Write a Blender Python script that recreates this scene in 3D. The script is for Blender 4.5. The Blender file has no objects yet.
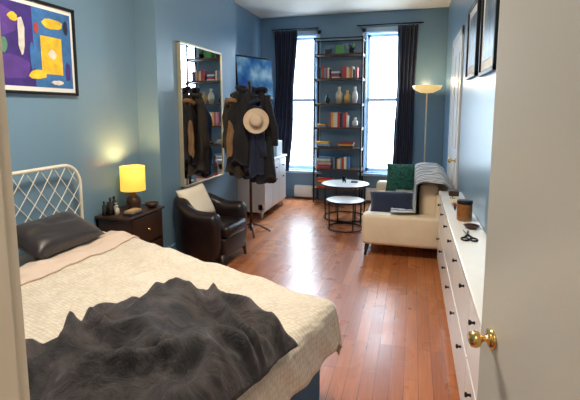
import bpy, bmesh, math, random
from mathutils import Vector, Matrix, noise, Euler
random.seed(7)
scene=bpy.context.scene
# ------------------------------------------------------------------ materials
MATS={}
def mat(name,col,rough=.5,metal=0,var=.08,nscale=8,bump=0,bscale=40,spec=.5,trans=0,emit=None,estr=0,sheen=0,coat=0):
    if name in MATS: return MATS[name]
    m=bpy.data.materials.new(name); m.use_nodes=True
    nt=m.node_tree; N=nt.nodes; L=nt.links; b=N['Principled BSDF']
    b.inputs['Roughness'].default_value=rough; b.inputs['Metallic'].default_value=metal
    b.inputs['Specular IOR Level'].default_value=spec
    b.inputs['Transmission Weight'].default_value=trans
    b.inputs['Sheen Weight'].default_value=sheen
    b.inputs['Coat Weight'].default_value=coat
    tc=N.new('ShaderNodeTexCoord')
    nz=N.new('ShaderNodeTexNoise'); nz.inputs['Scale'].default_value=nscale; nz.inputs['Detail'].default_value=4
    L.new(tc.outputs['Object'],nz.inputs['Vector'])
    cr=N.new('ShaderNodeValToRGB')
    cr.color_ramp.elements[0].position=.3; cr.color_ramp.elements[1].position=.7
    cr.color_ramp.elements[0].color=tuple(max(0,x*(1-var)) for x in col)+(1,)
    cr.color_ramp.elements[1].color=tuple(min(1,x*(1+var)) for x in col)+(1,)
    L.new(nz.outputs['Fac'],cr.inputs['Fac']); L.new(cr.outputs['Color'],b.inputs['Base Color'])
    if bump:
        n2=N.new('ShaderNodeTexNoise'); n2.inputs['Scale'].default_value=bscale; n2.inputs['Detail'].default_value=3
        L.new(tc.outputs['Object'],n2.inputs['Vector'])
        bp=N.new('ShaderNodeBump'); bp.inputs['Strength'].default_value=bump; bp.inputs['Distance'].default_value=.01
        L.new(n2.outputs['Fac'],bp.inputs['Height']); L.new(bp.outputs['Normal'],b.inputs['Normal'])
    if emit:
        b.inputs['Emission Color'].default_value=tuple(emit)+(1,); b.inputs['Emission Strength'].default_value=estr
    MATS[name]=m; return m
WALLC=(.165,.285,.40)
M_wall=mat('wall_blue_paint',WALLC,.28,var=.03,nscale=1.5,bump=.08,bscale=120)
M_ceil=mat('ceiling_paint',(.80,.77,.70),.8,var=.02)
M_trim=mat('trim_cream_paint',(.80,.76,.66),.4,var=.02)
M_btrim=mat('trim_blue_paint',(.15,.27,.40),.35,var=.03)
M_white=mat('white_lacquer',(.82,.82,.80),.3,var=.02)
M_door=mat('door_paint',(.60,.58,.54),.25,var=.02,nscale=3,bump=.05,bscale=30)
M_black=mat('black_metal',(.015,.015,.018),.4,metal=.6,var=.1)
M_dwood=mat('dark_wood',(.045,.022,.014),.35,var=.3)
M_shelfwood=mat('shelf_wood',(.09,.05,.03),.5,var=.3)
M_brass=mat('brass',(.80,.56,.22),.22,metal=1,var=.05)
M_gold=mat('gold_frame',(.72,.60,.40),.35,metal=.7,var=.05)
M_leather=mat('brown_leather',(.012,.007,.008),.34,var=.3,bump=.25,bscale=60,spec=.5)
M_sofa=mat('cream_leather',(.80,.68,.51),.5,var=.04,bump=.15,bscale=40)
M_sheet=mat('sheet_cotton',(.66,.53,.44),.8,var=.04,bump=.2,bscale=12)
M_navy=mat('navy_cloth',(.006,.013,.045),.75,var=.2,bump=.3,bscale=60,sheen=.15)
M_blk=mat('black_cloth',(.006,.006,.009),.8,var=.2,bump=.3,bscale=50,sheen=.05)
M_olive=mat('olive_cloth',(.035,.025,.016),.8,var=.2,bump=.3,bscale=50)
M_tan=mat('tan_cloth',(.26,.14,.06),.8,var=.2,bump=.3,bscale=50)
M_pillow=mat('dark_satin',(.018,.013,.015),.42,var=.2,bump=.3,bscale=10,sheen=.2)
M_cream=mat('cream_fabric',(.80,.73,.60),.8,var=.05,bump=.3,bscale=50)
M_felt=mat('straw_felt',(.72,.56,.40),.8,var=.08,bump=.3,bscale=90)
M_teal=mat('teal_fabric',(.02,.13,.10),.7,var=.7,nscale=30,bump=.2)
M_bedblue=mat('bed_blue_fabric',(.05,.13,.25),.8,var=.1,bump=.3,bscale=80)
M_mattress=mat('mattress_ticking',(.75,.72,.68),.8)
M_glass=mat('clear_glass',(1,1,1),.02,trans=1,var=0)
M_amber=mat('amber_glass',(.55,.22,.05),.08,trans=.6,var=.1)
M_paper=mat('paper_white',(.85,.84,.80),.7,var=.02)
def quilt_mat():
    m=bpy.data.materials.new('quilt_matelasse'); m.use_nodes=True; nt=m.node_tree; N=nt.nodes; L=nt.links; b=N['Principled BSDF']
    b.inputs['Roughness'].default_value=.85; b.inputs['Sheen Weight'].default_value=.2
    tc=N.new('ShaderNodeTexCoord'); mp=N.new('ShaderNodeMapping'); mp.inputs['Rotation'].default_value=(0,0,math.radians(24)); mp.inputs['Scale'].default_value=(1,1.5,1)
    L.new(tc.outputs['Object'],mp.inputs['Vector'])
    v=N.new('ShaderNodeTexVoronoi'); v.inputs['Scale'].default_value=36; v.inputs['Randomness'].default_value=.35
    L.new(mp.outputs['Vector'],v.inputs['Vector'])
    cr=N.new('ShaderNodeValToRGB'); cr.color_ramp.elements[0].color=(.74,.665,.56,1); cr.color_ramp.elements[1].color=(.57,.50,.40,1)
    cr.color_ramp.elements[0].position=.25; cr.color_ramp.elements[1].position=.75
    L.new(v.outputs['Distance'],cr.inputs['Fac']); L.new(cr.outputs['Color'],b.inputs['Base Color'])
    bp=N.new('ShaderNodeBump'); bp.inputs['Strength'].default_value=.45; bp.inputs['Distance'].default_value=.010; bp.invert=True
    L.new(v.outputs['Distance'],bp.inputs['Height']); L.new(bp.outputs['Normal'],b.inputs['Normal'])
    return m
M_quilt=quilt_mat()
def throw_mat():
    m=bpy.data.materials.new('plush_charcoal'); m.use_nodes=True; nt=m.node_tree; N=nt.nodes; L=nt.links; b=N['Principled BSDF']
    b.inputs['Roughness'].default_value=.7; b.inputs['Sheen Weight'].default_value=.35; b.inputs['Sheen Roughness'].default_value=.4
    b.inputs['Sheen Tint'].default_value=(.5,.45,.50,1)
    tc=N.new('ShaderNodeTexCoord'); nz=N.new('ShaderNodeTexNoise'); nz.inputs['Scale'].default_value=5; nz.inputs['Detail'].default_value=9; nz.inputs['Roughness'].default_value=.72; nz.inputs['Distortion'].default_value=1.0
    L.new(tc.outputs['Object'],nz.inputs['Vector'])
    cr=N.new('ShaderNodeValToRGB'); cr.color_ramp.elements[0].position=.42; cr.color_ramp.elements[1].position=.68
    cr.color_ramp.elements[0].color=(.004,.0035,.005,1); cr.color_ramp.elements[1].color=(.075,.058,.060,1)
    L.new(nz.outputs['Fac'],cr.inputs['Fac']); L.new(cr.outputs['Color'],b.inputs['Base Color'])
    bp=N.new('ShaderNodeBump'); bp.inputs['Strength'].default_value=.9; bp.inputs['Distance'].default_value=.03
    L.new(nz.outputs['Fac'],bp.inputs['Height']); L.new(bp.outputs['Normal'],b.inputs['Normal'])
    return m
M_throw=throw_mat()
def floor_mat():
    m=bpy.data.materials.new('cherry_planks'); m.use_nodes=True; nt=m.node_tree; N=nt.nodes; L=nt.links; b=N['Principled BSDF']
    tc=N.new('ShaderNodeTexCoord'); sp=N.new('ShaderNodeSeparateXYZ'); cb=N.new('ShaderNodeCombineXYZ')
    L.new(tc.outputs['Object'],sp.inputs[0]); L.new(sp.outputs['Y'],cb.inputs['X']); L.new(sp.outputs['X'],cb.inputs['Y'])
    br=N.new('ShaderNodeTexBrick'); br.inputs['Scale'].default_value=1; br.inputs['Brick Width'].default_value=.95; br.inputs['Row Height'].default_value=.083
    br.inputs['Mortar Size'].default_value=.0018; br.inputs['Mortar Smooth'].default_value=.3; br.offset=.37; br.offset_frequency=3
    br.inputs['Color1'].default_value=(.52,.195,.070,1); br.inputs['Color2'].default_value=(.34,.108,.036,1); br.inputs['Mortar'].default_value=(.08,.025,.012,1)
    L.new(cb.outputs[0],br.inputs['Vector'])
    mp=N.new('ShaderNodeMapping'); mp.inputs['Scale'].default_value=(30,1.5,1)
    L.new(tc.outputs['Object'],mp.inputs['Vector'])
    nz=N.new('ShaderNodeTexNoise'); nz.inputs['Scale'].default_value=2.5; nz.inputs['Detail'].default_value=6
    L.new(mp.outputs[0],nz.inputs['Vector'])
    mx=N.new('ShaderNodeMix'); mx.data_type='RGBA'; mx.blend_type='MULTIPLY'; mx.inputs[0].default_value=.6
    cr=N.new('ShaderNodeValToRGB'); cr.color_ramp.elements[0].position=.3; cr.color_ramp.elements[1].position=.7
    cr.color_ramp.elements[0].color=(.6,.55,.55,1); cr.color_ramp.elements[1].color=(1.15,1.1,1.1,1)
    L.new(nz.outputs['Fac'],cr.inputs['Fac']); L.new(br.outputs['Color'],mx.inputs[6]); L.new(cr.outputs['Color'],mx.inputs[7])
    L.new(mx.outputs[2],b.inputs['Base Color'])
    n2=N.new('ShaderNodeTexNoise'); n2.inputs['Scale'].default_value=3; L.new(tc.outputs['Object'],n2.inputs['Vector'])
    mr=N.new('ShaderNodeMapRange'); mr.inputs['To Min'].default_value=.22; mr.inputs['To Max'].default_value=.34
    L.new(n2.outputs['Fac'],mr.inputs['Value']); L.new(mr.outputs[0],b.inputs['Roughness'])
    bp=N.new('ShaderNodeBump'); bp.inputs['Strength'].default_value=.25; bp.inputs['Distance'].default_value=.003
    L.new(br.outputs['Fac'],bp.inputs['Height']); bp.invert=True; L.new(bp.outputs['Normal'],b.inputs['Normal'])
    return m
M_floor=floor_mat()
# ------------------------------------------------------------------ helpers
def link(o): scene.collection.objects.link(o); return o
def empty(name,loc=(0,0,0)):
    e=bpy.data.objects.new(name,None); link(e); e.location=loc; e.empty_display_size=.1; return e
def mesh(name,verts,faces,m,parent=None,smooth=False,mats=None,fm=None):
    me=bpy.data.meshes.new(name); me.from_pydata([tuple(v) for v in verts],[],faces); me.update()
    o=bpy.data.objects.new(name,me); link(o)
    for mm in (mats or [m]): me.materials.append(mm)
    if fm:
        for i,p in enumerate(me.polygons): p.material_index=fm[i]
    if smooth:
        for p in me.polygons: p.use_smooth=True
    if parent:
        o.parent=parent; o.matrix_parent_inverse=Matrix.Translation(-Vector(parent.location))
    return o
def recalc(o):
    bm=bmesh.new(); bm.from_mesh(o.data); bmesh.ops.recalc_face_normals(bm,faces=bm.faces); bm.to_mesh(o.data); bm.free(); return o
def bev(o,w,seg=2):
    b=o.modifiers.new('bev','BEVEL'); b.width=w; b.segments=seg; b.limit_method='ANGLE'; b.harden_normals=False; return o
def sub(o,n=1):
    s=o.modifiers.new('sub','SUBSURF'); s.levels=n; s.render_levels=n
    for p in o.data.polygons: p.use_smooth=True
    return o
BF=[(0,3,2,1),(4,5,6,7),(0,1,5,4),(1,2,6,5),(2,3,7,6),(3,0,4,7)]
def boxv(lo,hi):
    x0,y0,z0=lo; x1,y1,z1=hi
    return [(x0,y0,z0),(x1,y0,z0),(x1,y1,z0),(x0,y1,z0),(x0,y0,z1),(x1,y0,z1),(x1,y1,z1),(x0,y1,z1)]
def box(name,lo,hi,m,parent=None,bevel=0,seg=2):
    o=mesh(name,boxv(lo,hi),BF,m,parent)
    if bevel:
        bev(o,bevel,seg)
        if seg>2:
            for p in o.data.polygons: p.use_smooth=True
    return o
def boxes(name,lst,m,parent=None,mats=None,bevel=0):
    V=[];Fc=[];fm=[]
    for it in lst:
        n=len(V); V+=boxv(it[0],it[1]); Fc+=[tuple(i+n for i in f) for f in BF]; fm+=[it[2] if len(it)>2 else 0]*6
    o=mesh(name,V,Fc,m,parent,mats=mats,fm=fm)
    if bevel: bev(o,bevel)
    return o
def prism(name,poly,z0,z1,m,parent=None,bevel=0):
    n=len(poly); V=[(x,y,z0) for x,y in poly]+[(x,y,z1) for x,y in poly]
    Fc=[tuple(range(n))[::-1],tuple(range(n,2*n))]+[(i,(i+1)%n,n+(i+1)%n,n+i) for i in range(n)]
    o=recalc(mesh(name,V,Fc,m,parent))
    if bevel: bev(o,bevel,3)
    return o
def tubegeo(paths,segs=8):
    V=[];Fc=[]
    for pts,r in paths:
        pts=[Vector(p) for p in pts]; n=len(pts); base=len(V); prev=None
        for i,p in enumerate(pts):
            a=pts[max(i-1,0)]; b=pts[min(i+1,n-1)]; t=(b-a).normalized()
            if prev is None:
                ref=Vector((0,0,1)) if abs(t.z)<.9 else Vector((1,0,0)); nx=t.cross(ref).normalized()
            else: nx=(prev-t*prev.dot(t)).normalized()
            prev=nx; ny=t.cross(nx); rr=r[i] if isinstance(r,(list,tuple)) else r
            for k in range(segs):
                an=2*math.pi*k/segs; V.append(p+nx*math.cos(an)*rr+ny*math.sin(an)*rr)
        for i in range(n-1):
            for k in range(segs):
                Fc.append((base+i*segs+k,base+i*segs+(k+1)%segs,base+(i+1)*segs+(k+1)%segs,base+(i+1)*segs+k))
        Fc.append(tuple(base+k for k in range(segs))[::-1]); Fc.append(tuple(base+(n-1)*segs+k for k in range(segs)))
    return V,Fc
def tubes(name,paths,m,parent=None,segs=8):
    V,Fc=tubegeo(paths,segs); return mesh(name,V,Fc,m,parent,smooth=True)
def lathe(name,prof,m,loc=(0,0,0),parent=None,n=32,mtx=None,smooth=True):
    V=[];Fc=[]
    for r,z in prof:
        for k in range(n):
            a=2*math.pi*k/n; V.append(Vector((r*math.cos(a),r*math.sin(a),z)))
    for i in range(len(prof)-1):
        for k in range(n): Fc.append((i*n+k,i*n+(k+1)%n,(i+1)*n+(k+1)%n,(i+1)*n+k))
    if prof[0][0]>0.0005: Fc.append(tuple(range(n))[::-1])
    if prof[-1][0]>0.0005: Fc.append(tuple((len(prof)-1)*n+k for k in range(n)))
    M=mtx or Matrix()
    V=[M@v+Vector(loc) for v in V]
    return mesh(name,V,Fc,m,parent,smooth=smooth)
def cushion(name,loc,w,h,t,rot,m,parent=None,n=18,lump=.0,seed=0):
    R=Euler(rot).to_matrix(); V=[];Fc=[]
    for side in (1,-1):
        for i in range(n+1):
            for j in range(n+1):
                a=-1+2*i/n; b=-1+2*j/n
                th=t/2*((1-a**4)*(1-b**4))**.5
                x=a*w/2*(1-.07*(1-b*b)); y=b*h/2*(1-.07*(1-a*a))
                z=side*th + lump*noise.noise(Vector((a*2+seed,b*2,side)))*((1-a*a)*(1-b*b))
                V.append(R@Vector((x,y,z))+Vector(loc))
    q=(n+1)**2
    for s in (0,1):
        for i in range(n):
            for j in range(n):
                f=(s*q+i*(n+1)+j,s*q+(i+1)*(n+1)+j,s*q+(i+1)*(n+1)+j+1,s*q+i*(n+1)+j+1)
                Fc.append(f if s==0 else f[::-1])
    o=mesh(name,V,Fc,m,parent,smooth=True)
    bm=bmesh.new(); bm.from_mesh(o.data); bmesh.ops.remove_doubles(bm,verts=bm.verts,dist=.0008); bm.to_mesh(o.data); bm.free()
    return o
def grid(name,fn,nu,nv,m,parent=None,thick=0,subd=0):
    V=[fn(i/nu,j/nv) for i in range(nu+1) for j in range(nv+1)]
    Fc=[(i*(nv+1)+j,(i+1)*(nv+1)+j,(i+1)*(nv+1)+j+1,i*(nv+1)+j+1) for i in range(nu) for j in range(nv)]
    o=recalc(mesh(name,V,Fc,m,parent,smooth=True))
    if thick:
        s=o.modifiers.new('sol','SOLIDIFY'); s.thickness=thick; s.offset=0
    if subd: sub(o,subd)
    return o
# ------------------------------------------------------------------ room shell
XL=-2.69; XR=.50; D=7.58; CZ=3.24; BX=-2.45; NY=.33
box('floor',(-3.2,-2.5,-.1),(2.2,D+.2,0),M_floor)
box('ceiling',(-3.2,-2.5,CZ),(2.2,D+.2,CZ+.1),M_ceil)
boxes('wall_left',[((XL-.15,NY-.15,0),(XL,D+.2,CZ)),((XL,3.81,0),(BX,5.79,CZ))],M_wall)
box('wall_right',(XR,NY,0),(XR+.15,D+.2,CZ),M_wall)
W=[(-2.32,-1.66),(-.80,-.06)]; WZ=(.50,2.90)
boxes('wall_back',[((XL,D,0),(XR,D+.25,WZ[0])),((XL,D,WZ[1]),(XR,D+.25,CZ)),((XL,D,WZ[0]),(W[0][0],D+.25,WZ[1])),((W[0][1],D,WZ[0]),(W[1][0],D+.25,WZ[1])),((W[1][1],D,WZ[0]),(XR,D+.25,WZ[1]))],M_wall)
DX0,DX1=-.40,.45
boxes('wall_front',[((XL-.15,NY-.15,0),(DX0-.02,NY-.002,CZ)),((DX0-.02,NY-.15,2.15),(DX1+.02,NY-.002,CZ)),((DX1+.02,NY-.15,0),(2.0,NY-.002,CZ))],M_wall)
boxes('trim_1',[((DX0-.14,NY-.002,0),(DX0-.005,NY+.022,2.25)),((DX0-.02,NY-.17,0),(DX0,NY+.005,2.15)),((DX0,NY-.17,2.13),(DX1,NY+.005,2.15)),((DX1,NY-.17,0),(DX1+.02,NY-.002,2.15))],M_trim)
M_hall=mat('hall_paint',(.75,.70,.60),.7,var=.02)
boxes('wall_hall',[((-1.4,-2.5,0),(-1.3,NY-.15,CZ)),((1.9,-2.5,0),(2.0,NY-.15,CZ)),((-1.4,-2.6,0),(2.0,-2.5,CZ))],M_hall)
boxes('baseboard_left',[((XL,NY,0),(XL+.018,3.81,.16)),((BX,3.79,0),(BX+.018,5.80,.16)),((XL,5.79,0),(XL+.018,D,.16))],M_btrim,bevel=.004)
boxes('baseboard_right',[((XR-.018,4.6,0),(XR,5.05,.16)),((XR-.018,6.25,0),(XR,D,.16))],M_btrim,bevel=.004)
boxes('baseboard_back',[((XL,D-.018,0),(XR,D,.16))],M_btrim,bevel=.004)
M_wtrim=mat('window_trim_paint',(.42,.60,.78),.35,var=.02)
M_wsash=mat('sash_paint',(.66,.74,.80),.4,var=.02)
M_guard=mat('guard_grey',(.35,.40,.45),.5,var=.05)
for i,(a,b) in enumerate(W):
    e=empty('window_%d'%(i+1),((a+b)/2,D,1.7)); z0,z1=WZ
    boxes('casing',[((a-.07,D-.025,z0-.02),(a,D,z1+.08)),((b,D-.025,z0-.02),(b+.07,D,z1+.08)),((a-.07,D-.025,z1),(b+.07,D,z1+.08)),((a-.10,D-.07,z0-.045),(b+.10,D+.02,z0))],M_wtrim,e,bevel=.005)
    boxes('jamb',[((a,D,z0),(a+.012,D+.24,z1)),((b-.012,D,z0),(b,D+.24,z1)),((a,D,z1-.012),(b,D+.24,z1)),((a,D,z0),(b,D+.24,z0+.02))],M_wtrim,e)
    zm=1.78; s=.045
    boxes('upper_sash',[((a+.012,D+.14,zm),(a+.012+s,D+.18,z1)),((b-.012-s,D+.14,zm),(b-.012,D+.18,z1)),((a,D+.14,z1-s-.01),(b,D+.18,z1)),((a,D+.14,zm-.02),(b,D+.18,zm+.03))],M_wsash,e)
    boxes('lower_sash',[((a+.012,D+.09,z0),(a+.012+s,D+.13,zm)),((b-.012-s,D+.09,z0),(b-.012,D+.13,zm)),((a,D+.09,z0),(b,D+.13,z0+.08)),((a,D+.09,zm-.03),(b,D+.13,zm+.02))],M_wsash,e)
    g=[]
    for zz in [z0+.12,z0+.6,z0+1.1]: g.append(([(a,D+.22,zz),(b,D+.22,zz)],.008))
    for k in range(1,6): g.append(([(a+(b-a)*k/6,D+.22,z0+.02),(a+(b-a)*k/6,D+.22,z0+1.15)],.007))
    tubes('window_guard',g,M_guard,e,6)
# door in right wall (closed)
e=empty('door_1',(XR,5.65,1)); 
boxes('casing',[((XR-.02,5.05,0),(XR,5.15,2.5)),((XR-.02,6.15,0),(XR,6.25,2.5)),((XR-.02,5.05,2.4),(XR,6.25,2.5))],M_white,e,bevel=.004)
boxes('slab',[((XR-.012,5.15,.01),(XR-.001,6.15,2.4))],M_white,e)
boxes('panels',[((XR-.022,5.27,.2),(XR-.010,5.60,1.0)),((XR-.022,5.70,.2),(XR-.010,6.03,1.0)),((XR-.022,5.27,1.15),(XR-.010,5.60,2.25)),((XR-.022,5.70,1.15),(XR-.010,6.03,2.25))],M_white,e,bevel=.008)
lathe('knob',[(.0,0),(.028,.0),(.028,.006),(.010,.01),(.010,.04),(.027,.05),(.03,.065),(.02,.08),(0,.083)],M_brass,(XR-.012,5.25,1.02),e,20,Matrix.Rotation(-math.pi/2,4,'Y'))
# ------------------------------------------------------------------ open door
hx,hy=.445,.345; ex,ey=.19,1.165
e=empty('door_2',(hx,hy,0)); dv=Vector((ex-hx,ey-hy,0)); Ld=dv.length; du=dv.normalized(); dn=Vector((-du.y,du.x,0))
if dn.x>0: dn=-dn
def dpt(a,t,z): return Vector((hx,hy,0))+du*a+dn*t+Vector((0,0,z))
def dbox(name,a0,a1,t0,t1,z0,z1,m,bevel=0):
    V=[dpt(a,t,z) for z in (z0,z1) for a,t in ((a0,t0),(a1,t0),(a1,t1),(a0,t1))]
    o=recalc(mesh(name,V,BF,m,e))
    if bevel: bev(o,bevel)
    return o
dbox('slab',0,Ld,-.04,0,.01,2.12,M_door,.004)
rot=Matrix.Rotation(math.atan2(dn.y,dn.x),4,'Z')@Matrix.Rotation(math.pi/2,4,'Y')
S=.72
kp=[(.0,0),(.034,.0),(.034,.006),(.026,.010),(.011,.014),(.010,.032),(.016,.036),(.026,.044),(.029,.055),(.026,.066),(.012,.072),(0,.073)]
kp=[(a*S,b*S*1.1) for a,b in kp]
lathe('knob',kp,M_brass,dpt(Ld-.06,0,1.035),e,28,rot)
lathe('knob_back',kp,M_brass,dpt(Ld-.06,-.04,1.035),e,20,Matrix.Rotation(math.pi,4,'Z')@rot)
dbox('latch_plate',Ld-.002,Ld+.002,-.032,-.008,.98,1.10,M_brass)
# ------------------------------------------------------------------ bed
bed=empty('bed',(-1.6,2,0))
A=Vector((-2.56,2.93)); B=Vector((-.42,2.08)); C=Vector((-.76,.80)); E=Vector((-2.56,1.45))
poly=[A,B,C,E]; cen=(A+B+C+E)/4
def inset(d): return [(p+(cen-p).normalized()*d) for p in poly]
prism('frame',[tuple(p) for p in inset(.0)],.05,.33,M_bedblue,bed,.02)
prism('mattress',[tuple(p) for p in inset(.03)],.33,.585,M_mattress,bed,.05)
tubes('legs',[([tuple(p)+(0,),tuple(p)+(.08,)],.03) for p in inset(.15)],M_dwood,bed)
def outn(a,b):
    d=(b-a).normalized(); n=Vector((d.y,-d.x))
    return n if n.dot((a+b)/2-cen)>0 else -n
nF=outn(A,B); nT=outn(B,C); nN=outn(C,E)
LS=2.29; LT=1.4
def bedcloth(s,t,top,R=.07,fold=.007,seed=0,z_amp=.006):
    su=min(s/LS,1); tu=min(max(t/LT,0),1)
    p=(A*(1-tu)+E*tu)*(1-su)+(B*(1-tu)+C*tu)*su
    es=max(s-LS,0); et=max(-t,0); en=max(t-LT,0)
    off=nT*es+nF*et+nN*en; e_=off.length
    if e_>1e-6:
        d=off/e_
        mx_=max(es,et,en); e_=mx_+(e_-mx_)*.45
        if e_<R*math.pi/2: h=R*math.sin(e_/R); v=R*(1-math.cos(e_/R))
        else: h=R+.14*(e_-R*math.pi/2); v=R+(e_-R*math.pi/2)
        arc=(s*1.0+t*1.3)
        fa=fold*min(e_/.2,1)
        h+=fa*math.sin(arc*17+seed)+fa*.6*math.sin(arc*31+1.3)
        q=p+d*h; z=top-v
    else: q=p; z=top
    z+=z_amp*2*noise.noise(Vector((q.x*3,q.y*3,seed)))+z_amp*noise.noise(Vector((q.x*9,q.y*9,seed+4)))
    return Vector((q.x,q.y,z))
grid('quilt',lambda u,v: bedcloth(.46+u*(LS-.46+.26),-.30+v*(LT+.60),.625,seed=1,z_amp=.014),120,100,M_quilt,bed,.012)
grid('sheet_fold',lambda u,v: bedcloth(.28+u*.30+.08*(v),-.27+v*(LT+.54),.640+.012*math.sin(u*3.1),seed=1,z_amp=.014),30,80,M_sheet,bed,.014)
grid('sheet',lambda u,v: bedcloth(.0+u*.62,-.24+v*(LT+.48),.600,seed=2),24,70,M_sheet,bed,.008)
hxx=-2.60
y0,y1=1.42,2.87; zt=1.17; rc=.17
path=[(hxx,y1,0),(hxx,y1,zt-rc)]
for k in range(1,9):
    a=k/8*math.pi/2; path.append((hxx,y1-rc+rc*math.cos(a),zt-rc+rc*math.sin(a)))
for k in range(0,9):
    a=math.pi/2+k/8*math.pi/2; path.append((hxx,y0+rc+rc*math.cos(a),zt-rc+rc*math.sin(a)))
path+=[(hxx,y0,zt-rc),(hxx,y0,0)]
M_hb=mat('white_enamel',(.78,.74,.64),.35,var=.02)
tubes('headboard_frame',[(path,.014),([(hxx,y0,.50),(hxx,y1,.50)],.010)],M_hb,bed,12)
lat=[]; zb=.5; H_=zt-zb; step=.125
def inside(y,z):
    if not(y0<=y<=y1 and zb<=z<=zt): return False
    for cyy,sg in ((y0+rc,-1),(y1-rc,1)):
        if (y-cyy)*sg>0 and z>zt-rc and math.hypot(y-cyy,z-(zt-rc))>rc: return False
    return True
for sgn in (1,-1):
    for k in range(-8,22):
        ys=y0+k*step; pts=[]
        for i in range(61):
            t=i/60; z=zb+H_*t; y=ys+sgn*((t-.5)*.62+.05*math.sin(t*math.pi))
            if inside(y,z): pts.append((hxx+sgn*.004,y,z))
        if len(pts)>3: lat.append((pts[::6]+[pts[-1]] if (len(pts)-1)%6 else pts[::6],.0036))
tubes('headboard_lattice',lat,M_hb,bed,6)
cushion('bed_pillow',(-2.37,2.35,.745),.36,.60,.16,(0,math.radians(22),math.radians(-2)),M_pillow,lump=.03,seed=3)
# throw blanket, crumpled
P1=Vector((-1.16,2.00)); P2=Vector((-.38,1.60)); P3=Vector((-.66,.80)); P4=Vector((-1.54,.80))
def throwf(u,v):
    a_=2*u-1; b_=2*v-1
    ua=a_*math.sqrt(max(0,1-b_*b_*.14)); vb=b_*math.sqrt(max(0,1-a_*a_*.14))
    uu=(ua+1)/2+.08*noise.noise(Vector((v*3,a_*.3,1))); vv=(vb+1)/2+.08*noise.noise(Vector((u*3,3,b_*.3)))
    p=(P1*(1-uu)+P2*uu)*(1-vv)+(P4*(1-uu)+P3*uu)*vv
    q=Vector((p.x*.8+p.y*.6,-p.x*.6+p.y*.8))
    dd=noise.noise(Vector((p.x*2.2,p.y*2.2,5)))*1.8
    w=Vector((q.x*4.2,q.y*2.2,0))
    a=1-abs(noise.noise(w+Vector((dd,dd*.8,2))))*2.2
    b=1-abs(noise.noise(w*2.0+Vector((9,dd*1.5,1))))*2
    c_=noise.noise(Vector((p.x*2.6,p.y*2.6,11)))
    ed=min(u,1-u,v,1-v); f=min(ed/.10,1); f=math.sin(f*math.pi/2)
    z=.652+(.075*max(a,0)**1.5+.028*max(b,0)+.035*max(c_,-.5)+.036)*f
    return Vector((p.x+.02*dd*f,p.y,z))
grid('throw_blanket',throwf,120,130,M_throw,None,.018)
# ------------------------------------------------------------------ nightstand + lamp
ns=empty('nightstand',(-2.5,3.34,0))
nx0,nx1,ny0,ny1,nz=-2.67,-2.33,3.12,3.62,.67
boxes('body',[((nx0,ny0,.12),(nx1,ny0+.02,nz-.025)),((nx0,ny1-.02,.12),(nx1,ny1,nz-.025)),((nx0,ny0,.12),(nx0+.015,ny1,nz-.025)),((nx0,ny0,.12),(nx1,ny1,.14)),((nx0,ny0,.36),(nx1,ny1,.375))],M_dwood,ns)
box('top',(nx0-.01,ny0-.02,nz-.025),(nx1+.02,ny1+.02,nz),M_dwood,ns,.006)
boxes('drawer_fronts',[((nx1-.01,ny0+.025,.385),(nx1+.01,ny1-.025,nz-.035)),((nx1-.01,ny0+.025,.15),(nx1+.01,ny1-.025,.355))],M_dwood,ns,bevel=.004)
tubes('legs',[([(x,y,0),(x,y,.12)],[.014,.02]) for x in (nx0+.03,nx1-.03) for y in (ny0+.03,ny1-.03)],M_dwood,ns)
for kk,zz in enumerate((.51,.26)):
    lathe('knob_%d'%kk,[(.012,0),(.006,.01),(.014,.022),(0,.028)],M_brass,(nx1+.01,3.36,zz),ns,14,Matrix.Rotation(math.pi/2,4,'Y'))
lx,ly=-2.50,3.42
lamp=empty('table_lamp',(lx,ly,nz))
M_shade=mat('yellow_shade',(.80,.44,.06),.6,emit=(1,.55,.08),estr=.95,var=.03)
lathe('base',[(.0,0),(.055,0),(.06,.01),(.05,.03),(.068,.07),(.062,.11),(.02,.15),(.012,.17),(.012,.23),(0,.23)],M_dwood,(lx,ly,nz),lamp)
lathe('shade',[(.108,.185),(.112,.185),(.112,.41),(.108,.41),(.108,.19)],M_shade,(lx,ly,nz),lamp,36)
tubes('spider',[([(lx-.11,ly,nz+.39),(lx+.11,ly,nz+.39)],.002),([(lx,ly,nz+.23),(lx,ly,nz+.39)],.003)],M_brass,lamp,6)
lathe('bulb',[(0,0),(.012,.0),(.014,.02),(.027,.045),(.026,.065),(.012,.08),(0,.082)],mat('bulb',(1,.9,.7),.4,emit=(1,.75,.4),estr=10),(lx,ly,nz+.235),lamp,16)
M_bot=mat('bottle_dark',(.03,.03,.025),.2,var=.2); M_bot2=mat('bottle_pale',(.55,.50,.42),.3,var=.2)
for j,(bx,by,h,r) in enumerate([(-2.60,3.14,.13,.02),(-2.56,3.17,.16,.022),(-2.61,3.20,.11,.022),(-2.55,3.23,.10,.018),(-2.50,3.18,.09,.02),(-2.60,3.27,.15,.022)]):
    lathe('bottle',[(0,0),(r,0),(r,h*.65),(r*.45,h*.78),(r*.45,h*.9),(r*.55,h*.9),(r*.55,h),(0,h)],M_bot2 if j in (3,4) else M_bot,(bx,by,nz),None,16)
boxes('book_stack',[((-2.43,3.16,nz),(-2.33,3.32,nz+.025),0),((-2.42,3.17,nz+.025),(-2.34,3.31,nz+.045),1)],None,None,mats=[mat('book_black',(.02,.02,.03),.5),mat('book_tan',(.4,.28,.15),.6)])
bw=empty('bowl',(-2.38,3.53,nz)); lathe('bowl_body',[(0,0),(.03,0),(.06,.03),(.066,.05),(.062,.05),(.05,.025),(0,.01)],M_dwood,(-2.38,3.53,nz),bw,24)
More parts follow.
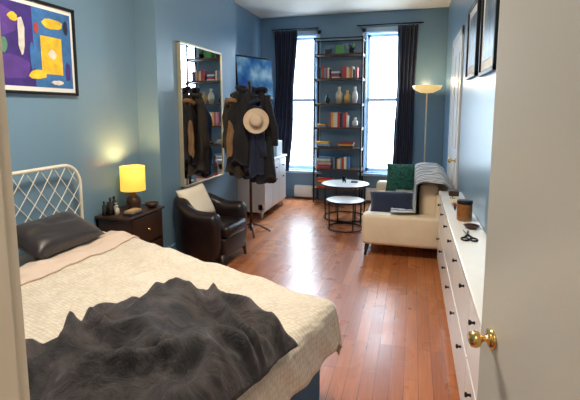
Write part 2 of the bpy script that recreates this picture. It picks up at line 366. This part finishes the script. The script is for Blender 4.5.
# ------------------------------------------------------------------ picture on left wall
pic=empty('framed_picture',(XL,2.5,2.05))
def frame(parent,side,xw,ya,yb,za,zb_,fw,mf,depth=.03):
    s=1 if side=='L' else -1
    def bx(y0_,y1_,z0_,z1_,d0,d1): 
        xa,xb=sorted((xw+s*d0,xw+s*d1)); return ((xa,y0_,z0_),(xb,y1_,z1_))
    boxes('frame',[bx(ya,ya+fw,za,zb_,.002,depth),bx(yb-fw,yb,za,zb_,.002,depth),bx(ya,yb,za,za+fw,.002,depth),bx(ya,yb,zb_-fw,zb_,.002,depth)],mf,parent,bevel=.003)
    boxes('mat_board',[bx(ya+fw*.5,yb-fw*.5,za+fw*.5,zb_-fw*.5,.003,depth*.5)],M_paper,parent)
    return bx
ya,yb,za,zb2=1.98,2.985,1.715,2.40
bx=frame(pic,'L',XL,ya,yb,za,zb2,.022,M_black)
cols=[(.045,.02,.20),(.10,.04,.28),(.80,.52,.03),(.04,.16,.42),(.70,.68,.62),(.45,.05,.03),(.02,.02,.05),(.10,.26,.16)]
amats=[mat('paint_%d'%i,c_,.6,var=.25,nscale=14) for i,c_ in enumerate(cols)]
art=[]
def blob(y,z,ry,rz,mi,lay,n=14,jit=.35):
    pts=[(XL+.016+.0008*lay, y+ry*math.cos(2*math.pi*k/n)*(1+jit*(random.random()-.5)), z+rz*math.sin(2*math.pi*k/n)*(1+jit*(random.random()-.5))) for k in range(n)]
    art.append((pts,mi))
def rect(y0_,y1_,z0_,z1_,mi,lay): art.append(([(XL+.016+.0008*lay,a,b) for a,b in ((y0_,z0_),(y1_,z0_),(y1_,z1_),(y0_,z1_))],mi))
rect(2.04,2.58,1.77,2.345,0,1); rect(2.58,2.94,1.77,2.345,3,1)
blob(2.30,2.20,.16,.11,1,2); blob(2.40,1.90,.15,.09,1,2); blob(2.48,2.12,.03,.13,4,4); blob(2.42,2.24,.04,.03,2,5); blob(2.33,2.04,.035,.05,7,4)
rect(2.64,2.84,1.87,2.15,2,4); blob(2.76,2.25,.10,.04,2,4); blob(2.60,1.86,.08,.035,2,5); blob(2.745,2.02,.035,.035,4,5)
blob(2.89,2.24,.025,.05,6,5); blob(2.56,1.99,.02,.10,3,5); blob(2.89,1.90,.03,.07,0,5); blob(2.61,2.20,.02,.04,5,5); blob(2.78,1.81,.06,.018,4,5)
V=[];Fc=[];fm=[]
for pts,mi in art:
    n=len(V); V+=pts; Fc.append(tuple(range(n,n+len(pts)))); fm.append(mi)
mesh('painting',V,Fc,None,pic,mats=amats,fm=fm)
M_photo=mat('print_grey',(.10,.14,.18),.3,var=.9,nscale=9)
for (a,b,c_,d_) in [(3.84,4.50,1.88,2.52),(2.98,3.62,1.85,2.57)]:
    p=empty('framed_print',(XR,(a+b)/2,(c_+d_)/2)); bx=frame(p,'R',XR,a,b,c_,d_,.03,M_black)
    lo,hi=bx(a+.11,b-.11,c_+.10,d_-.10,.014,.018); box('print',lo,hi,M_photo,p)
# ------------------------------------------------------------------ mirror on chimney breast
mi=empty('wall_mirror',(-2.43,4.65,1.5))
my0,my1,mz0,mz1=4.19,5.24,.74,2.33; mx=-2.415
boxes('frame',[((BX+.001,my0,mz0),(mx+.010,my0+.02,mz1)),((BX+.001,my1-.02,mz0),(mx+.010,my1,mz1)),((BX+.001,my0,mz0),(mx+.010,my1,mz0+.02)),((BX+.001,my0,mz1-.02),(mx+.010,my1,mz1))],M_gold,mi,bevel=.004)
M_mirror=mat('mirror_silver',(.92,.94,.94),.01,metal=1,var=0)
box('glass',(BX+.01,my0+.012,mz0+.012),(mx,my1-.012,mz1-.012),M_mirror,mi)
# ------------------------------------------------------------------ armchair
def armchair(cx,cy,ang,S=1.0):
    e=empty('armchair',(cx,cy,0)); R=Matrix.Rotation(ang,4,'Z')
    T=Matrix.Translation((cx,cy,0))@R@Matrix.Diagonal((S,S,1,1))
    path=[];r=.31
    for k in range(5): path.append((.34-k*.07,-r))
    for k in range(1,16):
        a=-math.pi/2-k*math.pi/16; path.append((.06+r*1.1*math.cos(a),r*math.sin(a)))
    for k in range(5): path.append((.06+k*.07,r))
    n=len(path); V=[];Fc=[]
    for i,(x,y) in enumerate(path):
        a=path[max(i-1,0)]; b=path[min(i+1,n-1)]; t=Vector((b[0]-a[0],b[1]-a[1])).normalized(); nn=Vector((t.y,-t.x))
        back=max(0,min(1,(.10-x)/.35)); top=.58+.12*back*back*(3-2*back)
        w=.075; zb_=.10
        base=[(-w,zb_),(w*.9,zb_),(w,zb_+.06),(w*1.0,top-.16),(w*1.25,top-.09),(w*1.15,top-.03),(w*.6,top),(0,top+.012),(-w*.6,top),(-w*1.05,top-.03),(-w*1.15,top-.08),(-w,top-.14),(-w,zb_+.06)]
        ende=min(i,n-1-i); sc=1 if ende>0 else .82
        for o_,z in base:
            zz=zb_+(z-zb_)*(1 if ende>0 else .965)
            V.append(T@Vector((x-nn.x*o_*sc,y-nn.y*o_*sc,zz)))
    q=len(base)
    for i in range(n-1):
        for k in range(q): Fc.append((i*q+k,i*q+(k+1)%q,(i+1)*q+(k+1)%q,(i+1)*q+k))
    Fc.append(tuple(range(q))); Fc.append(tuple((n-1)*q+k for k in range(q))[::-1])
    sub(recalc(mesh('shell',V,Fc,M_leather,e,smooth=True)),2)
    def lb(name,lo,hi,m,b,seg=4):
        o=mesh(name,[T@Vector(v) for v in boxv(lo,hi)],BF,m,e,smooth=True); bev(o,b,seg); return o
    lb('seat_base',(-.22,-.25,.10),(.36,.25,.30),M_leather,.02)
    lb('seat_cushion',(-.20,-.235,.30),(.40,.235,.43),M_leather,.05)
    tubes('legs',[([T@Vector((x,y,.14)),T@Vector((x*1.05,y*1.05,0))],[.026,.016]) for x in (-.2,.33) for y in (-.26,.26)],M_dwood,e)
    return T
T=armchair(-2.10,4.12,math.radians(-4),.94)
p=T@Vector((-.12,-.02,.61))
cushion('throw_pillow',p,.38,.42,.13,(math.radians(8),math.radians(62),math.radians(-6)),M_cream)
# ------------------------------------------------------------------ white cabinet
cab=empty('white_cabinet',(-2.36,6.3,0)); cx0,cx1,cy0,cy1,cz=XL+.02,-2.06,5.83,6.95,.86
boxes('carcass',[((cx0,cy0,.1),(cx1,cy1,cz-.03))],M_white,cab,bevel=.004)
box('top',(cx0,cy0-.02,cz-.03),(cx1+.03,cy1+.02,cz),M_white,cab,.006)
boxes('side_panel',[((cx0+.03,cy0-.012,.14),(cx0+.08,cy0,cz-.06)),((cx1-.08,cy0-.012,.14),(cx1-.01,cy0,cz-.06)),((cx0+.03,cy0-.012,.14),(cx1-.01,cy0,.22)),((cx0+.03,cy0-.012,cz-.14),(cx1-.01,cy0,cz-.06))],M_white,cab,bevel=.003)
dl=[];kn=0
for k in range(3):
    a=cy0+.01+k*(cy1-cy0-.02)/3; b=a+(cy1-cy0-.02)/3-.008
    dl+=[((cx1,a,.13),(cx1+.018,b,cz-.28)),((cx1,a,cz-.27),(cx1+.018,b,cz-.04))]
    for zz in (cz-.155,cz-.34):
        lathe('knob_%d'%kn,[(.012,0),(.006,.01),(.014,.022),(0,.028)],M_black,(cx1+.018,(a+b)/2,zz),cab,14,Matrix.Rotation(math.pi/2,4,'Y')); kn+=1
boxes('door_fronts',dl,M_white,cab,bevel=.004)
tubes('legs',[([(x,y,0),(x,y,.1)],[.018,.026]) for x in (cx0+.05,cx1-.04) for y in (cy0+.05,cy1-.05)],M_white,cab)
box('storage_box',(-2.35,6.55,cz),(-2.08,6.85,cz+.24),mat('box_pale',(.55,.62,.66),.6),None,.01)
# ------------------------------------------------------------------ TV on arm
tv=empty('wall_mounted_tv',(XL,6.2,2.05))
a=Vector((-2.50,5.90)); b=Vector((-2.18,6.62)); d=(b-a).normalized(); n=Vector((d.y,-d.x))
def qd(name,a0,b0,n0,n1,z0,z1,m,par):
    V=[]
    for z in (z0,z1):
        for p_,nn in ((a0,n0),(b0,n0),(b0,n1),(a0,n1)):
            q=p_+n*(nn+(.05 if z==z0 else -.0)); V.append((q.x,q.y,z))
    return recalc(mesh(name,V,BF,m,par))
M_tv=mat('tv_plastic',(.012,.012,.014),.25)
def scr():
    m=bpy.data.materials.new('tv_screen'); m.use_nodes=True; nt=m.node_tree; N=nt.nodes; L=nt.links; b_=N['Principled BSDF']
    tc=N.new('ShaderNodeTexCoord'); v=N.new('ShaderNodeTexNoise'); v.inputs['Scale'].default_value=3.5; L.new(tc.outputs['Object'],v.inputs['Vector'])
    cr=N.new('ShaderNodeValToRGB'); E=cr.color_ramp.elements; E[0].position=.40; E[0].color=(.01,.04,.16,1); E[1].position=.72; E[1].color=(.20,.32,.42,1)
    x=E.new(.54); x.color=(.03,.11,.24,1)
    L.new(v.outputs['Fac'],cr.inputs['Fac']); L.new(cr.outputs['Color'],b_.inputs['Base Color']); L.new(cr.outputs['Color'],b_.inputs['Emission Color']); b_.inputs['Emission Strength'].default_value=.5; b_.inputs['Roughness'].default_value=.15
    return m
qd('panel',a,b,-.03,.0,1.74,2.40,M_tv,tv); qd('screen',a+d*.02,b-d*.02,.001,.004,1.77,2.375,scr(),tv)
qd('mount_plate',a+d*.28,b-d*.28,-.05,-.03,1.98,2.18,M_black,tv)
c0=(a+b)/2
tubes('arm',[([(XL,6.35,2.08),(XL+.06,6.45,2.08),(c0.x-.05,c0.y+.02,2.08)],.016)],M_black,tv)
# ------------------------------------------------------------------ coat rack
rx,ry=-1.98,5.12
cr_=empty('coat_rack',(rx,ry,0))
tp=[([(rx,ry,.04),(rx,ry,1.92)],[.02,.014])]
for k in range(4):
    an=k*math.pi/2+.5; dx,dy=math.cos(an),math.sin(an)
    tp.append(([(rx,ry,.14),(rx+dx*.12,ry+dy*.12,.10),(rx+dx*.25,ry+dy*.25,.012)],.012))
    tp.append(([(rx,ry,1.78),(rx+dx*.08,ry+dy*.08,1.76),(rx+dx*.13,ry+dy*.13,1.80),(rx+dx*.15,ry+dy*.15,1.88)],.008))
tubes('stand',tp,M_dwood,cr_)
lathe('finial',[(0,0),(.014,0),(.024,.02),(.024,.04),(0,.06)],M_dwood,(rx,ry,1.91),cr_,16)
def coat(name,x,y,zt_,zb_,ang,wd,dp,m,seed,slv=True):
    e=empty(name,(x,y,zt_)); R=Matrix.Rotation(ang,4,'Z'); nr=22; na=44
    V=[];Fc=[]
    sway=.03*math.sin(seed*3)
    for i in range(nr+1):
        t=i/nr; z=zt_+(zb_-zt_)*t
        w=wd*(.16+.54*min(t/.30,1)**.8+.30*t); dd=dp*(.3+.4*min(t/.3,1)+.3*t)
        for k in range(na):
            an=2*math.pi*k/na
            f=1+(.05+.20*t)*math.sin(an*5+seed+t*1.5)*.8+.35*noise.noise(Vector((math.cos(an)*1.5+seed,math.sin(an)*1.5,t*3.5)))
            V.append(R@Vector((w/2*math.cos(an)*f+sway*t,dd/2*math.sin(an)*f,0))+Vector((x,y,z+(.04*math.sin(an*2+seed)+.02*math.sin(an*5))*t)))
    for i in range(nr):
        for k in range(na): Fc.append((i*na+k,i*na+(k+1)%na,(i+1)*na+(k+1)%na,(i+1)*na+k))
    Fc.append(tuple(range(na))); Fc.append(tuple(nr*na+k for k in range(na))[::-1])
    mesh('body',V,Fc,m,e,smooth=True)
    if slv:
        ps=[]
        for s in (-1,1):
            pts=[];rr=[]
            for k in range(9):
                t=k/8; q=R@Vector((s*(wd*(.22+.20*min(t*2.2,1))+.02*math.sin(t*6+seed)),-.03+.05*t,0))+Vector((x,y,zt_-.06-t*.62)); pts.append(q); rr.append(.045+.02*math.sin(t*2.6)+.006*math.sin(k*2.2+seed))
            ps.append((pts,rr))
        tubes('sleeves',ps,m,e,14)
    cp_=[]
    for k in range(17):
        an=2*math.pi*k/16; cp_.append(R@Vector((.06*math.cos(an),.05*math.sin(an),0))+Vector((x,y,zt_+.0+.02*math.sin(an+seed))))
    tubes('collar',[(cp_,.026)],m,e,10)
coat('coat',-2.13,5.06,1.80,.80,.3,.32,.22,M_olive,1.0)
coat('coat',-1.82,5.10,1.84,.72,.1,.32,.24,M_blk,2.7)
coat('coat',-1.98,5.30,1.86,.74,.0,.40,.24,M_navy,4.1)
coat('coat',-2.02,4.97,1.86,.92,.35,.26,.20,M_blk,5.6)
coat('coat',-1.88,4.99,1.70,.82,-.2,.24,.16,M_navy,7.3)
coat('scarf',-2.13,4.89,1.70,1.05,.4,.10,.06,M_tan,3.3,False)
HS=.82
hm=Matrix.Rotation(math.radians(20),4,'Z')@Matrix.Rotation(math.radians(82),4,'X')@Matrix.Scale(HS,4)
hl=(-1.79,4.83,1.47)
hat=empty('straw_hat',hl)
lathe('hat_body',[(0,.115),(.05,.118),(.082,.105),(.092,.07),(.098,.012),(.12,.0),(.165,.004),(.185,.018),(.186,.014),(.165,-.004),(.12,-.008),(.09,.0),(.085,.07),(.05,.108),(0,.108)],M_felt,hl,hat,40,hm)
lathe('band',[(.0985,.014),(.1,.014),(.097,.04),(.0955,.04)],mat('hat_band',(.25,.16,.10),.7),hl,hat,40,hm)
# ------------------------------------------------------------------ bookshelf
bs=empty('bookshelf',(-1.24,7.4,0)); bx0,bx1,by0,by1=-1.62,-.82,7.22,7.54
up=[]
for x in (bx0,bx1):
    for y in (by0,by1): up.append(((x-.012,y-.012,0),(x+.012,y+.012,2.80)))
SZ=[.26,.60,.96,1.31,1.71,2.13,2.53]
for x in (bx0,bx1):
    for z in SZ+[2.79]: up.append(((x-.008,by0,z-.045),(x+.008,by1,z-.025)))
up.append(((bx0,by0-.008,2.77),(bx1,by0+.008,2.79))); up.append(((bx0,by1-.008,2.77),(bx1,by1+.008,2.79)))
boxes('uprights',up,M_black,bs)
boxes('shelves',[((bx0-.01,by0-.01,z-.025),(bx1+.01,by1+.01,z)) for z in SZ],M_shelfwood,bs,bevel=.003)
bcol=[(.65,.05,.03),(.04,.12,.35),(.80,.76,.66),(.04,.04,.05),(.80,.40,.05),(.06,.28,.22),(.45,.10,.12),(.20,.35,.52),(.78,.72,.55),(.36,.04,.04)]
bm_=[mat('book_%d'%i,c_,.55,var=.1) for i,c_ in enumerate(bcol)]
bl=[]
def row(z,xa,xb,hmin,hmax):
    x=xa
    while x<xb:
        w=random.uniform(.016,.042); h=random.uniform(hmin,hmax); dd=random.uniform(.15,.2)
        bl.append(((x,by0+.02,z),(min(x+w-.001,xb),by0+.02+dd,z+h),random.randrange(len(bm_)))); x+=w
def stack(z,xa,xb,n):
    for k in range(n):
        h=random.uniform(.022,.04); o_=random.uniform(-.015,.015)
        bl.append(((xa+o_,by0+.03,z),(xb+o_,by0+.20,z+h-.001),random.randrange(len(bm_)))); z+=h
g=.001
row(2.13+g,-1.58,-1.36,.14,.20); row(2.13+g,-1.16,-.90,.13,.19)
stack(2.13+g,-1.34,-1.20,4)
row(1.31+g,-1.36,-1.05,.19,.27); stack(1.31+g,-1.58,-1.42,2)
stack(.96+g,-1.58,-1.36,3); stack(.96+g,-1.20,-.95,3)
stack(.60+g,-1.57,-1.33,6); row(.60+g,-1.28,-1.02,.16,.22)
stack(.26+g,-1.57,-1.30,5); stack(.26+g,-1.2,-.92,3)
boxes('books',bl,None,bs,mats=bm_)
M_cer=mat('ceramic_cream',(.75,.66,.45),.35); M_gc=mat('ceramic_gold',(.70,.45,.12),.35); M_cw=mat('ceramic_white',(.85,.84,.80),.3)
for i,(x,z,h,r,mm) in enumerate([(-1.22,1.711,.28,.06,M_cer),(-1.08,1.711,.22,.055,M_gc),(-.95,1.711,.28,.05,M_cw),(-1.42,1.711,.15,.045,M_bot),(-.94,1.311,.16,.05,M_cw)]):
    lathe('vase',[(0,0),(r*.6,0),(r,h*.35),(r*.9,h*.6),(r*.35,h*.8),(r*.5,h),(r*.4,h),(0,h*.7)],mm,(x,7.36,z),None,20)
M_leaf=mat('leaf_green',(.05,.17,.04),.5,var=.4,nscale=20)
def plant(x,y,z,h,pn='potted_plant'):
    e=empty(pn,(x,y,z)); lathe('pot',[(0,0),(.04,0),(.055,.09),(.05,.09),(.045,.075),(0,.075)],M_black,(x,y,z),e,20)
    V=[];Fc=[]
    for k in range(26):
        an=random.uniform(0,6.28); L_=random.uniform(.5,1)*h; n0=len(V); out=random.uniform(.3,.9)
        for i in range(5):
            t=i/4; w=.018*math.sin(math.pi*(t*.9+.08)); rr=L_*out*t*.7; zz=.07+L_*(t-.35*out*t*t)
            V.append((x+math.cos(an)*rr-math.sin(an)*w,y+math.sin(an)*rr+math.cos(an)*w,z+zz)); V.append((x+math.cos(an)*rr+math.sin(an)*w,y+math.sin(an)*rr-math.cos(an)*w,z+zz))
        for i in range(4): Fc.append((n0+2*i,n0+2*i+1,n0+2*i+3,n0+2*i+2))
    mesh('leaves',V,Fc,M_leaf,e,smooth=True)
plant(-1.02,7.40,2.531,.14)
box('green_box',(-1.28,7.28,2.531),(-1.14,7.43,2.67),mat('green_tin',(.10,.34,.08),.4),None,.008)
box('black_box',(-1.46,7.30,2.531),(-1.36,7.42,2.62),mat('grey_tin',(.02,.02,.025),.4),None,.008)
# ------------------------------------------------------------------ curtains
def curtain(name,x0,x1,z0,z1,m,drift=0,pinch=0):
    e=empty(name,((x0+x1)/2,D-.13,z1))
    def f(u,v):
        zc=z1+(z0-z1)*v; wv=1-pinch*math.sin(min(v*1.25,1)*math.pi)**2
        xc=(x0+x1)/2+drift*v*v; x=xc+(u-.5)*(x1-x0)*wv
        return Vector((x,D-.13+.030*math.sin(u*math.pi*2*5+.6*math.sin(v*3))*(1-.2*v)+.008*noise.noise(Vector((u*6,v*5,1))),zc))
    grid('drape',f,80,30,m,e,.004)
    return e
curtain('curtain',-2.40,-1.98,.50,2.975,M_navy,-.16,.2)
curtain('curtain',-.28,.04,.50,2.975,M_navy,-.03,.1)
for xa,xb in ((-2.45,-1.6),(-.95,.12)):
    rod=empty('curtain_rod',((xa+xb)/2,D-.13,3.0))
    tubes('rod',[([(xa,D-.13,3.0),(xb,D-.13,3.0)],.012),([(xa+.05,D-.13,3.0),(xa+.05,D,3.0)],.008),([(xb-.05,D-.13,3.0),(xb-.05,D,3.0)],.008)],M_black,rod)
ht=empty('baseboard_heater',(-1.9,7.5,.1))
boxes('cover',[((-2.04,7.47,.03),(-1.70,7.56,.24)),((-2.04,7.455,.08),(-1.70,7.47,.20)),((-.76,7.47,.03),(-.3,7.56,.24)),((-.76,7.455,.08),(-.3,7.47,.20))],M_white,ht,bevel=.006)
# ------------------------------------------------------------------ nesting tables
M_ttop=mat('table_top_pale',(.80,.80,.78),.3,var=.03)
def rtable(name,x,y,z,r):
    e=empty(name,(x,y,0)); lathe('top',[(0,z-.022),(r-.01,z-.022),(r,z-.018),(r,z-.004),(r-.006,z),(0,z)],M_ttop,(x,y,0),e,48)
    ring=lambda rr,zz:[(x+rr*math.cos(2*math.pi*k/40),y+rr*math.sin(2*math.pi*k/40),zz) for k in range(41)]
    ps=[(ring(r,z-.012),.013),(ring(r*.93,.012),.010)]
    for k in range(4):
        a_=k*math.pi/2+.6; ps.append(([(x+r*.96*math.cos(a_),y+r*.96*math.sin(a_),z-.02),(x+r*.93*math.cos(a_),y+r*.93*math.sin(a_),.012)],.010))
    tubes('frame',ps,M_black,e,8)
rtable('coffee_table',-.93,6.30,.52,.345); rtable('side_table',-.84,5.70,.40,.25)
lathe('glass_tumbler',[(0,0),(.028,0),(.032,.09),(.029,.09),(.026,.008),(0,.008)],M_glass,(-.95,6.3,.52),None,20)
box('coaster_stack',(-.86,6.36,.52),(-.76,6.46,.535),M_dwood,None,.003)
# ------------------------------------------------------------------ sofa
so=empty('sofa',(0,5.7,0)); sx0,sx1,sy0,sy1=-.50,.46,4.62,6.75
def rb(name,lo,hi,m,par,b=.05,s=4): return box(name,lo,hi,m,par,b,s)
rb('base',(sx0+.02,sy0+.04,.13),(sx1,sy1-.04,.30),M_sofa,so,.02)
rb('near_arm',(sx0,sy0,.14),(sx1,sy0+.20,.475),M_sofa,so,.04)
rb('far_arm',(sx0,sy1-.20,.13),(sx1,sy1,.52),M_sofa,so,.05)
rb('back_frame',(sx1-.20,sy0+.03,.13),(sx1,sy1-.03,.70),M_sofa,so,.05)
mid=(sy0+sy1)/2
for i,(a_,b_) in enumerate([(sy0+.20,mid),(mid,sy1-.20)]):
    rb('seat_cushion_%d'%i,(sx0+.0,a_+.004,.27),(sx1-.18,b_-.004,.40),M_sofa,so,.045)
    rb('back_cushion_%d'%i,(sx1-.36,a_+.01,.40),(sx1-.15,b_-.01,.80),M_sofa,so,.07,5)
tubes('legs',[([(x,y,.15),(x-.02 if x<0 else x,y-.03 if y<5.5 else y+.03,0)],[.030,.014]) for x in (sx0+.06,sx1-.08) for y in (sy0+.09,sy1-.09)],M_dwood,so)
def stripe():
    m=bpy.data.materials.new('striped_grey_weave'); m.use_nodes=True; nt=m.node_tree; N=nt.nodes; L=nt.links; b_=N['Principled BSDF']; b_.inputs['Roughness'].default_value=.9
    tc=N.new('ShaderNodeTexCoord'); w=N.new('ShaderNodeTexWave'); w.bands_direction='Y'; w.inputs['Scale'].default_value=5; w.inputs['Distortion'].default_value=1.2
    L.new(tc.outputs['Object'],w.inputs['Vector']); cr=N.new('ShaderNodeValToRGB'); cr.color_ramp.elements[0].color=(.16,.19,.25,1); cr.color_ramp.elements[1].color=(.66,.66,.64,1)
    cr.color_ramp.elements[0].position=.15; cr.color_ramp.elements[1].position=.45
    L.new(w.outputs['Fac'],cr.inputs['Fac']); L.new(cr.outputs['Color'],b_.inputs['Base Color']); return m
M_str=stripe()
def sthrow(u,v):
    y=4.66+1.75*v+.03*math.sin(u*7)
    pts=[(-.20,.43),(.06,.43),(.075,.48),(.075,.80),(.14,.835),(.34,.835),(.44,.76),(.468,.68)]
    L_=u*1.06
    tot=0; x,z=pts[-1]
    for i in range(len(pts)-1):
        a_=Vector(pts[i]); b_=Vector(pts[i+1]); l=(b_-a_).length
        if tot+l>=L_: q=a_+(b_-a_)*((L_-tot)/l); x,z=q; break
        tot+=l
    if y<4.84: z=max(z,.50)
    n_=.02*noise.noise(Vector((u*5,v*9,2)))+.014*math.sin(v*38+u*3)
    return Vector((x-abs(n_)*.5-.012 if .25<u<.65 else x,y+.05*noise.noise(Vector((u*4,v,7))),z+abs(n_)+.004))
grid('sofa_throw',sthrow,50,80,M_str,so,.008)
cushion('sofa_pillow',(-.20,4.98,.52),.50,.38,.14,(math.radians(38),0,math.radians(4)),M_navy)
cushion('sofa_pillow',(-.12,6.42,.62),.46,.46,.15,(math.radians(-72),0,math.radians(8)),M_teal)
# ------------------------------------------------------------------ floor lamp
fx,fy=.20,7.12
fl=empty('floor_lamp',(fx,fy,0))
lathe('base',[(0,0),(.13,0),(.135,.01),(.12,.025),(.02,.035),(.012,.05),(0,.05)],M_gold,(fx,fy,0),fl,32)
tubes('pole',[([(fx,fy,.03),(fx,fy,1.88)],.011)],M_gold,fl,10)
lathe('bowl',[(.012,1.86),(.10,1.87),(.20,1.92),(.225,1.975),(.217,1.975),(.19,1.93),(.09,1.885),(0,1.88)],mat('lamp_bowl',(.80,.62,.28),.4,emit=(1,.66,.22),estr=.5),(fx,fy,0),fl,36)
# ------------------------------------------------------------------ slim cabinet on right
sc=empty('shoe_cabinet',(.39,3,0)); kx0,kx1,ky0,ky1,kz=.29,XR-.002,1.32,4.56,.78
M_ctop=mat('cabinet_top_white',(.85,.85,.83),.2,var=.02)
boxes('carcass',[((kx0+.015,ky0,.06),(kx1,ky1,kz-.03))],M_white,sc)
box('top',(kx0-.01,ky0-.01,kz-.03),(kx1,ky1+.01,kz),M_ctop,sc,.004)
fr=[];nU=4;w=(ky1-ky0)/nU;kn=0
for k in range(nU):
    a_=ky0+k*w+.006; b_=ky0+(k+1)*w-.006
    for z0_,z1_ in ((.08,.40),(.41,.74)):
        fr.append(((kx0,a_,z0_),(kx0+.016,b_,z1_)))
        for yy in (a_+.2,b_-.2):
            lathe('knob_%d'%kn,[(.008,0),(.005,.012),(.012,.02),(.011,.026),(0,.028)],M_black,(kx0,yy,z1_-.06),sc,14,Matrix.Rotation(-math.pi/2,4,'Y')); kn+=1
boxes('fronts',fr,M_white,sc,bevel=.004)
boxes('plinth',[((kx0+.03,ky0+.02,0),(kx1,ky1-.02,.06))],M_white,sc)
cn=empty('candle_jar',(.395,3.38,kz))
lathe('jar',[(0,0),(.048,0),(.054,.01),(.054,.125),(.050,.13),(.047,.125),(.047,.012),(0,.012)],M_amber,(.395,3.38,kz),cn,28)
lathe('wax',[(0,.014),(.045,.014),(.045,.07),(0,.07)],mat('wax',(.45,.18,.05),.5),(.395,3.38,kz),cn,24)
lathe('lid',[(0,.131),(.055,.131),(.056,.135),(.056,.15),(.053,.154),(0,.154)],M_black,(.395,3.38,kz),cn,28)
def scissors():
    e=empty('scissors',(.37,3.02,kz)); z=kz+.006; P=[]
    for s in (1,-1):
        ring_=[(.345+.022*math.cos(2*math.pi*k/16)+ (.0 if s>0 else .052),2.86+.032*math.sin(2*math.pi*k/16),z) for k in range(17)]
        P.append((ring_,.006))
        P.append(([(.345+(0 if s>0 else .052),2.89,z),(.371,2.97,z),(.371+(.018 if s>0 else -.018),3.08,z)],[.006,.007,.002]))
    tubes('body',P,M_black,e,8)
scissors()
tr=empty('trinket_dish',(.42,3.16,kz)); lathe('dish',[(0,0),(.03,0),(.055,.022),(.052,.023),(.028,.005),(0,.005)],M_dwood,(.42,3.16,kz),tr,24)
kd=empty('key_ring',(.38,4.3,kz)); ring_=[(.38+.02*math.cos(k/16*6.283),4.2+.02*math.sin(k/16*6.283),kz+.004) for k in range(17)]
tubes('ring',[(ring_,.003),([(.38,4.22,kz+.004),(.39,4.29,kz+.004)],.005)],M_brass,kd,6)
box('small_box',(.36,4.32,kz),(.45,4.44,kz+.05),M_dwood,None,.004)
lathe('tea_light',[(0,0),(.03,0),(.032,.03),(.028,.03),(.026,.02),(0,.02)],M_cer,(.40,4.02,kz),None,20)
sg=empty('sunglasses',(.38,3.72,kz)); P=[]
for yy in (3.69,3.75): P.append(([(.36+.004*math.sin(k/12*6.283),yy+.024*math.cos(k/12*6.283),kz+.026+.02*math.sin(k/12*6.283)) for k in range(13)],.004))
P+= [([(.36,3.665,kz+.03),(.43,3.67,kz+.02),(.46,3.675,kz+.005)],.003),([(.36,3.775,kz+.03),(.43,3.77,kz+.02),(.46,3.765,kz+.005)],.003)]
tubes('rim',P,M_black,sg,8)
boxes('card_pile',[((.35,3.86,kz),(.42,3.96,kz+.008),0),((.36,3.87,kz+.008),(.43,3.95,kz+.014),1)],None,None,mats=[mat('card_tan',(.45,.30,.15),.6),mat('card_red',(.4,.06,.05),.6)])
# ------------------------------------------------------------------ lights
def light(name,typ,loc,energy,col,size=.1,rot=None,sy=None):
    l=bpy.data.lights.new(name,typ); l.energy=energy; l.color=col
    if typ=='AREA':
        l.size=size
        if sy: l.shape='RECTANGLE'; l.size_y=sy
    else: l.shadow_soft_size=size
    o=bpy.data.objects.new(name,l); link(o); o.location=loc
    if rot: o.rotation_euler=rot
    return o
light('lamp_bulb_light','POINT',(lx,ly,nz+.33),20,(1,.60,.20),.06)
light('floor_lamp_light','POINT',(fx,fy,2.03),7,(1,.78,.45),.05)
for i,((a_,b_),pw) in enumerate(zip(W,(680,90))):
    light('window_skylight_%d'%i,'AREA',((a_+b_)/2,D+1.1,3.75),pw,(.62,.80,1),1.2,(math.radians(-52),0,0),1.5)
light('ceiling_fill','AREA',(-1.1,2.2,CZ-.03),74,(1,.86,.68),.7,(0,0,0),.7)  # added warm fill for bed and near walls, source unseen, no fixture modelled
light('hall_fill','AREA',(.1,-.9,CZ-.03),30,(1,.86,.68),.5,(0,0,0),.5)  # added light in the unseen hall, brightens the open door
w=bpy.data.worlds.new('sky'); scene.world=w; w.use_nodes=True
bg=w.node_tree.nodes['Background']; bg.inputs['Color'].default_value=(.70,.86,1,1); bg.inputs['Strength'].default_value=9.5
# ------------------------------------------------------------------ camera
F=430.0; phi=math.radians(7); th=math.atan(123*math.cos(phi)/F)
s,c=math.sin(th),math.cos(th); sp,cp=math.sin(phi),math.cos(phi)
f=Vector((-s*cp,c*cp,-sp)); r=Vector((c,s,0)); u=r.cross(f)
cd=bpy.data.cameras.new('camera'); cam=bpy.data.objects.new('camera',cd); link(cam)
cam.matrix_world=Matrix(((r.x,u.x,-f.x,0),(r.y,u.y,-f.y,0),(r.z,u.z,-f.z,1.6),(0,0,0,1)))
cd.sensor_width=36; cd.lens=F/580*36; cd.clip_start=.02
cyp=110+F*math.tan(phi); cd.shift_y=-(200-cyp)/580
scene.camera=cam
scene.view_settings.view_transform='Standard'; scene.view_settings.look='None'
scene.view_settings.exposure=.34
